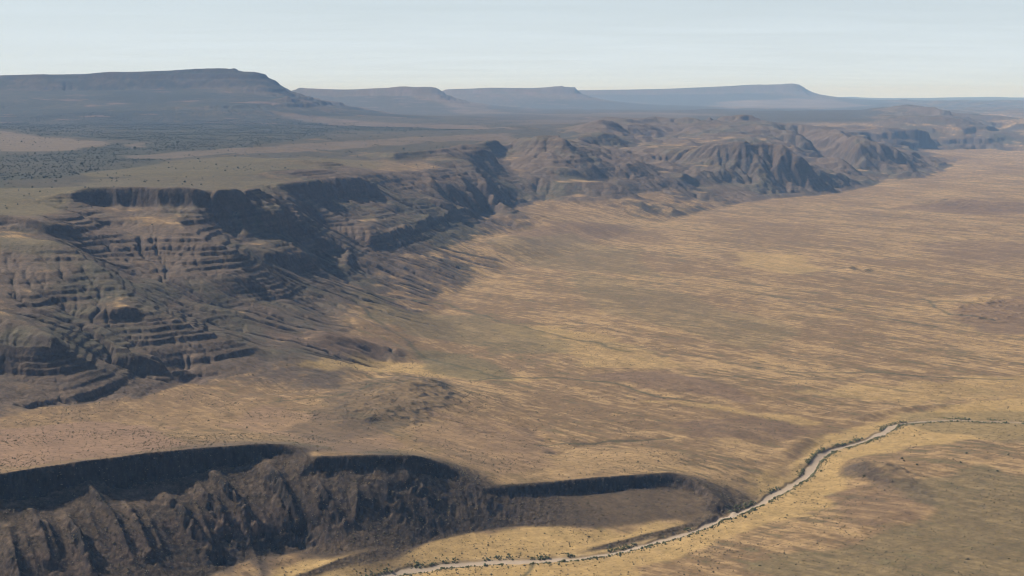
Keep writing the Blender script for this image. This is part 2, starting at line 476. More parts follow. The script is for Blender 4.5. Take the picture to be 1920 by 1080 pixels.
def bump_line(B, pts, w, a, sharp=False):
    """raise (a>0) or cut (a<0) along a surveyed line; pts (px,py[,scale])"""
    L = [hit(p[0], p[1]) for p in pts]
    sc = [p[2] if len(p) > 2 else 1.0 for p in pts]
    xs = [p[0] for p in L]; ys = [p[1] for p in L]
    sel = (GX > min(xs) - 4 * w) & (GX < max(xs) + 4 * w) & (GY > min(ys) - 4 * w) & (GY < max(ys) + 4 * w)
    X = GX[sel]; Y = GY[sel]
    d, t = dist_line(X, Y, L, sc)
    B[sel] += a * t * (np.exp(-d / w) if sharp else np.exp(-(d / w) ** 2 * 0.7))

def dist_line(X, Y, L, sc=None):
    best = np.full(X.shape, 1e9); S = np.zeros(X.shape)
    for k in range(len(L) - 1):
        x0, y0 = L[k][:2]; x1, y1 = L[k + 1][:2]
        dx, dy = x1 - x0, y1 - y0
        t = np.clip(((X - x0) * dx + (Y - y0) * dy) / (dx * dx + dy * dy + 1e-9), 0, 1)
        d = np.hypot(X - x0 - t * dx, Y - y0 - t * dy)
        b = d < best
        best[b] = d[b]
        if sc is not None: S[b] = (sc[k] + (sc[k + 1] - sc[k]) * t)[b]
    return best, S

SURF = None
def hit(px, py):
    u, t = ray(px, py)
    x = (u - U0) / DS; j = int(min(max(x, 0), NU - 2)); fx = x - j
    col = SURF[:, j] * (1 - fx) + SURF[:, j + 1] * fx
    r = np.exp(gv)
    g = CAM_H - t * r - col
    k = np.argmax(g < 0) if (g < 0).any() else len(r) - 1
    k = max(k, 1)
    a, b = g[k - 1], g[k]
    f = a / (a - b) if a > b else 1
    rr = r[k - 1] + (r[k] - r[k - 1]) * min(max(f, 0), 1)
    return (rr * math.sin(u), rr * math.cos(u), CAM_H - t * rr)

# hard and soft beds
_rng = np.random.RandomState(11)
_zb, _zo = [-80.0], [-80.0]
while _zb[-1] < 900:
    strong = _rng.rand() < 0.6
    T = _rng.choice([6, 8, 11, 16]) * _rng.uniform(0.8, 1.25) if strong else _rng.choice([3, 4, 6, 9]) * _rng.uniform(0.8, 1.3)
    f = _rng.uniform(0.72, 0.84); g = f * (_rng.uniform(0.30, 0.5) if strong else _rng.uniform(0.55, 0.9))
    _zo.append(_zb[-1] + T * g); _zb.append(_zb[-1] + T * f)
    e = _zb[-1] + T * (1 - f)
    _zo.append(e); _zb.append(e)
def strata(z, x, y):
    w = fbm(x / 900.0, y / 900.0, 2, 71) * 9 + 0.012 * x + noise(x / 160.0, y / 160.0, 75) * 2.0
    zz = z + w
    k = 0.25 + 0.85 * sstep(fbm(x / 300.0, y / 300.0, 3, 77), -0.4, 0.3)
    return (np.interp(zz, _zb, _zo) - zz) * k

def box_region(px0, px1, X, Y):
    pass

def terrain():
    global SURF
    B, PM = base_surface()
    SURF = B.copy()
    log("base")
    V = np.log(GR); Ug = np.ones((NV, 1)) * gu[None, :]
    slope = grad_slope(B)
    # hilly: where the survey slopes, the rock is broken; flat ground stays smooth
    hilly = blur(sstep(slope, 0.10, 0.30), 12) * (1 - PM)
    low = 1 - sstep(B, 470, 560)
    far = sstep(GR, 15000, 24000)
    n1 = fbm(Ug / 0.055, V / 0.055, 5, 3, 0.5)
    n2 = fbm(Ug / 0.020, V / 0.020, 4, 9, 0.5)
    amp = GR * 0.0032 * (1 - 0.93 * far)
    near = sstep(GR, 1700, 2600)
    mid = 0.5 + 0.7 * sstep(GR, 4000, 8000)
    amp = amp * (0.16 + 0.84 * low)
    B = B + hilly * amp * mid * (0.05 + 0.95 * near) * (n1 + 0.5 * n2)
    B = B + (1 - hilly) * (1 - PM) * amp * 0.10 * n1
    belt = sstep(Ug, 0.03, 0.07) * sstep(GR, 6700, 7400) * (1 - sstep(GR, 12500, 14000)) * (1 - PM)
    lowc = sstep(B - plane(GX, GY), 25, 110)
    hilly = np.maximum(hilly, 0.8 * belt * lowc)
    B = B + belt * lowc * (fbm(GX / 1000.0, GY / 1000.0, 4, 37, 0.55, True) * 38 - 18)
    rg = sstep(Ug, 0.235, 0.27) * sstep(GR, 12500, 14500) * (1 - sstep(GR, 32000, 38000)) * (1 - PM)
    B = B + rg * (fbm(GX / 2400.0, GY / 2400.0, 5, 31, 0.55, True) * 55 - 25)
    hilly = np.maximum(hilly, 0.6 * rg)
    plat = sstep(B, 215, 250) * sstep(GR, 3250, 3600) * (1 - sstep(GR, 9500, 11000)) * (1 - sstep(slope, 0.12, 0.25))
    B = B + plat * (fbm(GX / 520.0, GY / 520.0, 4, 141, 0.5, True) - 0.6) * 5.0 * (0.6 + 0.4 * sstep(GR, 4000, 6000))
    hilly = np.maximum(hilly, 0.45 * plat)
    # low swells on the plain
    B = B + PM * (fbm(GX / 700.0, GY / 700.0, 3, 21) * 3.0 + fbm(GX / 170.0, GY / 170.0, 2, 25) * 0.6)
    r2 = (GR * DS) ** 2
    K = 0.0035 + 0.042 * hilly
    K = K * (1 - 0.95 * PM) * (0.5 + 0.5 * near) * (1 + 1.6 * sstep(GR, 6500, 7600)) * (1 - 0.99 * sstep(GR, 12700, 14500))
    K = K * (1 - 0.95 * sstep(GR, 9000, 10000) * sstep(B, 520, 600))
    K = K * (1 - 0.93 * sstep(GR, 2150, 2000))
    B0 = B.copy()
    B, A = erode(B, K, 8, r2)
    cap = 10 + 0.0050 * GR                                    # gullies only, the surveyed crests stay
    B = B0 - cap * np.tanh((B0 - B) / cap)
    gul = fbm(Ug / 0.0045 + 0.6 * n1, V / 0.05, 4, 35, 0.6, True)
    B = B + sstep(GR, 9500, 12500) * sstep(slope, 0.10, 0.3) * (gul - 0.9) * (0.25 + 0.75 * low) * 0.00055 * GR * (1 - 0.4 * far)
    log("eroded")
    # talus: relax a little
    S = blur(B, 1)
    B = B + (S - B) * 0.6 * (1 - far)
    SURF = B.copy()
    # ribs of the gorge talus
    for pts in RIBS:
        bump_line(B, pts, 9.0, 13.0, sharp=True)
    rr = np.random.RandomState(23)
    for k in range(25):
        x0 = 8 + 36.0 * k + rr.uniform(-9, 9)
        y0 = np.interp(x0, [0, 180, 400, 560, 700, 850, 900], [975, 940, 915, 890, 905, 915, 940]) + rr.uniform(0, 50)
        Ln = rr.uniform(70, 125) * (1.0 if x0 < 620 else 0.6); a = rr.uniform(.35, 1.0)
        bump_line(B, [(x0, y0, .3 * a), (x0 + .14 * Ln, y0 + .33 * Ln, a), (x0 + .30 * Ln, y0 + .68 * Ln, .8 * a), (x0 + .43 * Ln, y0 + Ln, .2 * a)], 6.5, 8.5 if x0 < 620 else 4.5, sharp=True)
    for pts, w, a in KNOBS:
        bump_line(B, pts, w, a)
    # broken rocky knolls
    crag = fbm(GX / 42.0, GY / 42.0, 4, 151, 0.6, True)
    for poly, a in CRAGS:
        W = [hit(*p)[:2] for p in poly]
        m = blur(inside(W, GX + 18 * n1, GY + 18 * n2).astype(float), 8)
        B = B + m * a * 0.40 * np.maximum(crag - 0.8, 0) * (1 + 0.8 * n2)
    # rills leaning down the gorge talus
    tal = sstep(GR, 2150, 2000) * blur(sstep(grad_slope(B), 0.22, 0.42), 3)
    rl = fbm((Ug + 0.24 * V) / 0.0075, V / 0.06, 3, 161, 0.6, True)
    B = B + tal * (rl - 0.4) * 0.35
    SURF = B.copy()
    W = [hit(*p)[:2] for p in APRON]
    ap = blur(inside(W, GX + 25 * n1, GY + 25 * n2).astype(float), 10)
    hilly = hilly * (1 - 0.92 * ap)
    log("features")
    return B, PM, hilly, A

RIBS = [
 [(165,915,.6),(185,945,1),(215,985,1),(232,1020,.9),(250,1060,.3)],
 [(125,985,.4),(150,1020,1),(175,1080,.8)],
 [(245,966,.5),(262,1000,1),(285,1050,.8)],
 [(308,932,.5),(325,955,1.1),(360,995,1.1),(395,1040,.9),(410,1060,.3)],
 [(370,911,.4),(385,940,1),(415,980,1),(440,1015,.3)],
 [(402,895,.6),(425,925,1.2),(460,965,1.2),(485,1005,1),(500,1025,.3)],
 [(504,877,.6),(520,905,1.2),(540,945,1.2),(560,985,1.1),(572,1010,.3)],
 [(597,912,.6),(610,940,1.1),(630,970,.9),(640,995,.3)],
 [(60,965,.5),(75,1000,1),(95,1060,.8)],
 [(15,1000,.6),(30,1060,1),(40,1120,.5)],
 [(668,915,.3),(672,945,.7),(665,985,.4)],
 [(715,905,.4),(735,930,.7),(755,955,.3)],
 [(765,895,.4),(790,925,.8),(805,950,.3)],
]
APRON = [(455,600),(500,575),(600,560),(660,535),(760,530),(830,600),(800,680),(640,705),(430,712),(370,706),(400,680),(470,655)]
CRAGS = [
 ([(640,800),(610,765),(700,715),(780,703),(850,722),(862,750),(800,790),(740,805)], 5.5),
 ([(1595,872),(1640,862),(1700,885),(1760,925),(1740,940),(1640,900)], 4.0),
 ([(1780,575),(1850,562),(1930,570),(1930,600),(1850,606),(1790,600)], 8.0),
 ([(1690,385),(1800,376),(1920,380),(1920,396),(1800,398)], 9.0),
 ([(720,448),(880,404),(1000,375),(1010,384),(900,418),(730,462)], 7.0),
 ([(580,540),(640,560),(650,590),(600,600),(560,570)], 7.0),
]
KNOBS = [
 ([(640,795,.5),(720,762,1),(800,735,.8)], 60, 11), ([(730,745,.6),(775,730,1),(830,726,.7)], 26, 7),
 ([(495,285,.4),(555,281,1),(612,285,.5)], 34, 9), ([(500,323,.4),(560,321,1),(620,322,.6)], 26, 8), ([(545,263,.4),(600,262,1),(640,264,.4)], 45, 9),
 ([(755,269,.5),(800,268,1),(850,272,.5)], 45, 9), ([(40,376,.4),(120,368,.9)], 26, 6), ([(1178,229,.5),(1230,226,1),(1285,226,.6)], 90, 22),
 ([(1290,209,.5),(1400,206,1),(1510,205,.6)], 160, 26), ([(905,246,.4),(960,240,1),(1010,243,.4)], 70, 12), ([(350,297,.4),(430,291,1),(480,292,.5)], 34, 7),
 ([(444,388,.7),(452,412,1),(462,442,.5)], 11, 15), ([(480,386,.7),(492,412,1),(506,440,.4)], 11, 14), ([(520,386,.7),(532,412,1),(547,438,.4)], 12, 15),
 ([(552,396,.7),(566,418,1),(582,440,.4)], 11, 12), ([(598,346,.7),(606,360,1),(616,378,.4)], 13, 14), ([(636,342,.7),(644,357,1),(652,374,.4)], 13, 14),
 ([(674,341,.7),(682,357,1),(692,375,.4)], 13, 13), ([(217,368,.8),(222,378,1),(230,392,.5)], 7, 7), ([(291,368,.8),(296,378,1),(304,393,.5)], 7, 7), ([(353,368,.8),(358,378,1),(368,392,.6)], 8, 8),
 ([(905,285,.6),(915,300,1),(925,318,.4)], 20, 16), ([(800,325,.5),(810,345,1),(822,365,.4)], 18, 14),
 ([(715,445,.4),(740,437,1),(765,429,.9)], 12, 11), ([(785,421,.5),(800,414,1),(813,410,.8)], 11, 10),
 ([(828,411,.5),(850,405,1),(882,399,.9)], 13, 12), ([(902,390,.5),(935,380,1)], 13, 9), ([(955,376,.5),(1000,370,1)], 14, 8),
 ([(640,472,.5),(656,476,1),(652,495,1),(646,508,.6)], 12, 12),
 ([(988,263,1),(1015,262,1),(1046,262,1)], 55, 16), ([(1118,232,.6),(1140,232,1),(1156,240,.8)], 70, 22),
 ([(560,506,.5),(600,516,.8),(650,531,.6),(690,546,.3)], 12, 7), ([(517,371,.8),(567,406,1),(590,420,.8),(646,448,.5)], 14, 9),
 ([(300,592,.6),(350,614,.9),(423,639,1),(500,665,.9),(570,680,.7),(640,690,.3)], 22, 7), ([(390,585,.4),(440,597,.9),(500,614,1),(570,632,1),(640,648,.9),(730,664,.4)], 24, 13), ([(560,560,.5),(620,585,1),(690,612,.9),(750,640,.4)], 24, 11), ([(170,617,.5),(200,649,.8),(253,665,.9),(300,679,.7)], 9, 6),
 ([(720,716,.6),(760,712,.8),(800,713,.6)], 25, 5),
 ([(790,728,.7),(825,728,.9)], 14, 7),
 ([(640,800,.4),(690,795,.8),(740,775,.9)], 14, 5),
 ([(770,765,.8),(820,762,.6)], 16, 4),
 ([(1600,870,.5),(1640,878,1),(1680,900,.6)], 22, 7),
 ([(1460,855,.4),(1510,832,1),(1522,826,.4)], 16, 7),
 ([(1280,812,.3),(1380,812,1),(1500,812,.3)], 40, 6),
 ([(1590,506,1),(1600,502,1),(1612,501,1),(1622,503,1),(1630,506,1),(1618,510,1),(1600,510,1),(1590,506,1)], 10, 6),
 ([(1700,385,.5),(1780,379,1),(1870,385,.7)], 110, 16),
 ([(1810,570,.5),(1870,560,1),(1960,570,1)], 50, 12),
 ([(1780,590,.4),(1830,598,1),(1862,596,.5)], 16, 6),
 ([(560,640,.3),(660,652,1),(740,665,.5)], 45, 10),
 ([(760,680,.4),(850,690,1),(930,705,.3)], 70, 6),
 ([(1180,715,.4),(1300,720,1),(1450,745,.5)], 50, 6),
 ([(900,770,.3),(1000,800,1),(1040,845,.6)], 14, -3.5),
 ([(1040,850,.6),(1090,832,1),(1180,826,1),(1260,820,.6)], 10, -3.0),
 ([(980,452,1),(960,462,.8)], 60, 12),
 ([(1000,425,.5),(1080,430,1),(1160,428,.3)], 90, 16),
 ([(1590,790,.4),(1650,775,1),(1700,767,1),(1780,763,1),(1870,769,.5)], 11, 5),
 ([(560,1078,.8),(640,1050,1),(700,1038,.9),(740,1033,.3)], 6, 2.5),
 ([(1060,1040,.3),(1140,1022,1),(1240,996,.8),(1300,980,.3)], 7, 3.5),
 ([(1480,880,.4),(1520,862,1),(1545,842,.9),(1600,822,.3)], 7, 3),
 ([(1170,380,.6),(1200,384,1),(1215,382,.5)], 60, 14),
]

def detail(X, Y, Z, slope, hl, pm, wide=None):
    """adds hard and soft beds, broken rock and small relief"""
    R = np.hypot(X, Y)
    fg = sstep(R, 2150, 1950) 
    rock = hl * np.maximum(sstep(slope, 0.15, 0.32), 0.7 * sstep(Z, 215, 245) * sstep(slope, 0.04, 0.12) * sstep(R, 3000, 3400) * sstep(R, 11000, 9000)) * (0.6 + 0.5 * np.clip(fbm(X / 330.0, Y / 330.0, 3, 41) + 0.5, 0, 1))
    u = np.arctan2(X, Y)
    fan = sstep(u, -0.13, -0.11) * sstep(Z - plane(X, Y), 82, 55) * sstep(R, 7200, 6400)
    rock = rock * (1 - fan)
    cliff = sstep(slope, 0.75, 1.3)
    st = np.clip(rock * 1.05, 0, 1) * (1 - fg)
    st = np.maximum(st, fg * cliff * 0.9 * (sstep(wide, 0.7, 1.05) if wide is not None else 1))
    Z = Z + strata(Z, X, Y) * st * 0.92
    rough = np.maximum(rock * 0.8 * (1 - fg), 0.10 * fg * sstep(slope, 0.15, 0.5))
    big = sstep(R, 9500, 11500) * hl
    zz = (Z + 25 * noise(X / 2500.0, Y / 2500.0, 79)) / 5.5
    Z = Z + big * (np.interp(zz, _zb, _zo) - zz) * 5.5 * 0.8
    Z = Z + rough * (fbm(X / 46.0, Y / 46.0, 3, 51, 0.55, True) - 0.5) * 1.6 * (1 + 1.6 * sstep(R, 4500, 8500))
    Z = Z + rough * fbm(X / 11.0, Y / 11.0, 2, 57) * 0.7
    if wide is not None:                                     # notched, crumbling rim
        rim = fg * sstep(wide, 0.55, 0.95)
        Z = Z - rim * 5.0 * sstep(fbm(X / 26.0, Y / 26.0, 3, 69, 0.6), 0.1, 0.7)
    cw = sstep(wide, 0.7, 1.05) if wide is not None else cliff
    Z = Z + cliff * cw * fg * (fbm(X / 14.0, Y / 14.0, 3, 61, 0.65) * 4.5 - 1.5)
    Z = Z + fg * sstep(slope, 0.25, 0.45) * fbm(X / 6.0, Y / 6.0, 2, 67) * 0.55
    Z = Z + cliff * (1 - fg) * (fbm(X / 12.0, Y / 12.0, 3, 63, 0.6) * 3.2 - 1) * sstep(R, 9000, 6000)
    Z = Z + (1 - rough) * fbm(X / 60.0, Y / 60.0, 3, 65) * 0.45
    return Z, rock, rough, cliff, fan * (1 - sstep(slope, 0.3, 0.45))

# ------------------------------------------------------------------ colours of the ground (albedo), surveyed as patches
C_GRASS = (.60, .405, .165); C_TAN = (.50, .33, .160); C_BROWN = (.270, .172, .088); C_OLIVE = (.205, .165, .082)
C_PURPLE = (.220, .140, .088); C_PINK = (.33, .205, .132); C_DARK = (.105, .082, .058)
C_WOOD = (.060, .064, .045); C_FIELD = (.27, .195, .14); C_WASH = (.60, .47, .35); C_ROCK = (.105, .078, .064); C_SOIL = (.180, .128, .088)
PATCHES = [
 (C_GRASS, .8, 25, [(480,1090),(560,1055),(640,1035),(760,1010),(880,998),(960,992),(1100,996),(1250,985),(1330,968),(1395,940),(1420,900),(1455,860),(1500,845),(1560,822),(1640,790),(1720,768),(1900,745),(2100,745),(2100,820),(1800,825),(1700,840),(1620,855),(1580,900),(1560,950),(1480,965),(1380,1010),(1290,1040),(1200,1060),(1100,1110),(600,1120)]),
 (C_GRASS, .75, 25, [(520,690),(640,684),(760,700),(880,712),(1010,714),(900,700),(800,684),(700,672),(600,672)]),
 (C_GRASS, .6, 30, [(1180,752),(1300,765),(1500,795),(1520,786),(1400,768),(1280,750)]),
 (C_GRASS, .5, 30, [(900,605),(1000,640),(1100,690),(1300,690),(1200,650),(1050,610)]),
 (C_GRASS, .55, 60, [(1370,470),(1500,480),(1560,510),(1480,515),(1380,495)]),
 (C_GRASS, .5, 40, [(1500,735),(1700,720),(1920,700),(1980,730),(1900,745),(1700,760)]),
 (C_PURPLE, .85, 25, [(1110,700),(1250,694),(1380,725),(1420,755),(1300,742),(1150,716)]),
 (C_PURPLE, .7, 20, [(1260,792),(1400,780),(1540,808),(1500,822),(1300,822)]),
 (C_PURPLE, .7, 25, [(520,632),(640,622),(730,640),(760,664),(700,675),(600,662)]),
 (C_PURPLE, .5, 20, [(1560,930),(1640,880),(1760,930),(1700,980),(1580,985)]),
 (C_PURPLE, .7, 80, [(1690,388),(1800,375),(1920,378),(1990,400),(1800,403)]),
 (C_PURPLE, .4, 60, [(1700,460),(1850,450),(1980,460),(1980,500),(1820,498)]),
 (C_PURPLE, .75, 40, [(1770,585),(1860,560),(1990,562),(1990,628),(1870,622),(1800,608)]),
 (C_PURPLE, .6, 50, [(930,430),(1100,415),(1190,422),(1160,446),(1000,462)]),
 (C_PURPLE, .6, 18, [(1460,850),(1520,828),(1530,840),(1480,862),(1455,900),(1440,890)]),
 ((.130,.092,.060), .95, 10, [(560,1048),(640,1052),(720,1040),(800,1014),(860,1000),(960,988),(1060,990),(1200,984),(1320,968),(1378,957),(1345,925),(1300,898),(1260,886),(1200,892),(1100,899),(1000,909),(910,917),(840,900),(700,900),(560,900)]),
 (C_PINK, .8, 25, [(-100,810),(150,790),(300,800),(350,835),(200,858),(-100,880)]),
 (C_PINK, .5, 25, [(480,760),(700,790),(760,840),(640,850),(560,825),(420,800)]),
 (C_PURPLE, .6, 15, [(640,1020),(760,995),(880,968),(960,995),(860,1012),(740,1020),(560,1050)]),
 (C_PINK, .35, 30, [(820,770),(950,790),(1040,830),(1000,880),(900,890),(800,830)]),
 (C_TAN, .6, 25, [(1000,890),(1060,850),(1180,835),(1290,850),(1260,875),(1100,890)]),
 (C_OLIVE, .8, 25, [(790,655),(880,665),(955,702),(940,713),(860,709),(780,682)]),
 (C_OLIVE, .65, 25, [(1690,905),(1850,870),(1990,900),(1990,1100),(1500,1100),(1380,1060),(1600,1020),(1740,970)]),
 (C_OLIVE, .55, 20, [(1690,772),(1780,768),(1990,775),(1990,840),(1800,815),(1700,800)]),
 (C_OLIVE, .6, 50, [(640,540),(700,555),(900,590),(1080,650),(1000,668),(850,640),(700,600)]),
 (C_OLIVE, .4, 60, [(1060,500),(1300,555),(1520,630),(1400,660),(1150,590)]),
 (C_OLIVE, .4, 60, [(900,450),(1000,500),(1250,520),(1200,470),(1060,430)]),
 (C_DARK, .55, 25, [(620,725),(740,705),(850,712),(860,745),(800,790),(640,830),(540,815),(600,760)]),
 (C_DARK, .5, 14, [(1590,870),(1640,865),(1700,890),(1760,930),(1740,950),(1640,905)]),
 (C_OLIVE, .7, 60, [(0,350),(140,352),(150,360),(60,400),(-200,410),(-200,340)]),
 (C_WOOD, .85, 230, [(-200,282),(0,288),(120,294),(200,290),(320,262),(480,250),(640,243),(560,262),(430,275),(330,300),(220,318),(140,345),(60,352),(-200,345)]),
 (C_WOOD, .95, 150, [(-300,140),(540,140),(560,175),(660,202),(780,216),(800,222),(600,219),(520,214),(560,228),(800,236),(960,243),(640,246),(300,266),(230,264),(100,254),(0,240),(-300,240)]),
 ((.235,.178,.125), .85, 90, [(-200,240),(0,245),(100,258),(230,272),(180,279),(90,284),(-200,288)]),
 (C_FIELD, .5, 50, [(240,270),(280,266),(270,276),(245,278)]),
 ((.175,.142,.082), .9, 30, [(140,352),(160,342),(200,334),(480,330),(540,342),(480,353),(200,350)]),
 ((.185,.150,.088), .9, 25, [(-200,440),(0,446),(80,448),(130,458),(160,475),(90,478),(0,470),(-200,470)]),
 (C_FIELD, .9, 120, [(520,210),(600,218),(720,230),(900,236),(960,243),(700,237),(560,226)]),
 (C_FIELD, .6, 250, [(826,178),(900,204),(1000,214),(1200,211),(1340,214),(1250,224),(1000,236),(940,226),(860,206)]),
 (C_FIELD, .7, 250, [(1340,192),(1420,188),(1560,186),(1640,196),(1420,204),(1330,200)]),
 (C_FIELD, .5, 70, [(240,292),(400,281),(640,266),(960,249),(965,262),(700,277),(460,288),(260,300)]),
 (C_WOOD, .6, 200, [(900,213),(1000,213),(1060,222),(960,226),(880,224)]),
 (C_OLIVE, .6, 70, [(150,325),(300,305),(560,292),(700,300),(640,318),(480,330),(200,333)]),
]
CHANNELS = [  # dark, shrubby drainage lines
 ([(690,548),(760,563),(830,567),(900,590),(1000,620),(1100,640),(1180,660)], 7, .7),
 ([(1330,538),(1450,556),(1600,586),(1750,612)], 6, .6),
 ([(880,713),(960,708),(1040,707),(1130,715),(1230,740),(1300,752)], 5, .8),
 ([(1500,325),(1700,334),(1960,350)], 16, .55), ([(1280,384),(1500,396),(1700,408),(1960,428)], 12, .5),
 ([(1000,835),(1090,832),(1180,827),(1260,821)], 3, .8), ([(660,560),(720,610),(770,650),(900,700),(960,712)], 5, .6),
 ([(460,758),(540,750),(640,742),(700,720),(780,712)], 3.5, .7), ([(1100,640),(1300,668),(1500,700),(1700,735)], 5, .5),
 ([(1500,700),(1640,698),(1720,706),(1900,712)], 4, .8), ([(1280,700),(1450,712),(1620,708)], 4, .5),
 ([(1640,905),(1560,950),(1400,1010)], 3, .3), ([(1100,470),(1300,480),(1600,525)], 7, .4),
 ([(900,500),(1100,520),(1330,538)], 7, .45), ([(1730,560),(1780,590),(1860,600)], 5, .8), ([(975,1080),(985,1065),(1000,1050)], 3, .8),
]
WASH = [(640,1098),(700,1086),(760,1071),(820,1063),(870,1058),(930,1053),(985,1052),(1040,1049),(1085,1047),(1130,1040),(1180,1030),(1220,1019),(1260,1008),(1290,999),(1320,988),(1345,975),(1372,966),(1400,955),(1425,944),(1440,934),(1470,918),(1500,900),(1514,889),(1522,876),(1528,864),(1540,852),(1560,843),(1585,837),(1612,829),(1636,820),(1655,812),(1668,802),(1680,796),(1700,793),(1740,790),(1790,787),(1840,790),(1900,791),(1960,795),(2100,800)]
WASH_W = [5,5,5.5,5,6,6,5.5,6,5.5,5.5,5,5,5,5,4.5,5,5,5,5,5.5,6,5.5,6,5.5,5,5,4.5,4,4,4.5,5.5,6.5,6.5,5,4,3.5,3,2.5,2.5,2.5,2.5]

def lerp(A, c, m):
    return A + (np.asarray(c) - A) * m[..., None]

def paint_base(B, PM):
    """albedo layers that do not need the finest grid, kept as RGBA premultiplied by patch"""
    A = np.zeros(B.shape + (4,), np.float32)
    wx = fbm(GX / 90.0, GY / 90.0, 3, 81); wy = fbm(GX / 90.0, GY / 90.0, 3, 87)
    LX = fbm(GX / 700.0, GY / 700.0, 3, 91); LY = fbm(GX / 700.0, GY / 700.0, 3, 97)
    for col, wt, warp, poly in PATCHES:
        W = [hit(*p)[:2] for p in poly]
        xs = [p[0] for p in W]; ys = [p[1] for p in W]
        sel = (GX > min(xs) - 400) & (GX < max(xs) + 400) & (GY > min(ys) - 400) & (GY < max(ys) + 400)
        i = np.where(sel.any(1))[0]; j = np.where(sel.any(0))[0]
        if len(i) == 0 or len(j) == 0: continue
        sl = (slice(i[0], i[-1] + 1), slice(j[0], j[-1] + 1))
        big = warp >= 60
        ax, ay = (LX, LY) if big else (wx, wy)
        m = inside(W, GX[sl] + ax[sl] * warp, GY[sl] + ay[sl] * warp).astype(np.float64)
        m = blur(m, 10 if col is C_WOOD else 4) * wt
        if col is C_WOOD: m = m * (0.55 + 0.45 * sstep(LX[sl] + 0.6 * wx[sl], -0.5, 0.3))
        T = A[sl]
        A[sl] = T * (1 - m[..., None]) + np.dstack([m * col[0], m * col[1], m * col[2], m])
    ch = np.zeros(B.shape)
    for pts, w, a in CHANNELS:
        L = [hit(*p) for p in pts]
        xs = [p[0] for p in L]; ys = [p[1] for p in L]
        sel = (GX > min(xs) - 5 * w) & (GX < max(xs) + 5 * w) & (GY > min(ys) - 5 * w) & (GY < max(ys) + 5 * w)
        d, _ = dist_line(GX[sel] + wx[sel] * w * 2.2, GY[sel] + wy[sel] * w * 2.2, L)
        ch[sel] = np.maximum(ch[sel], a * np.exp(-(d / w) ** 2))
    return A, ch

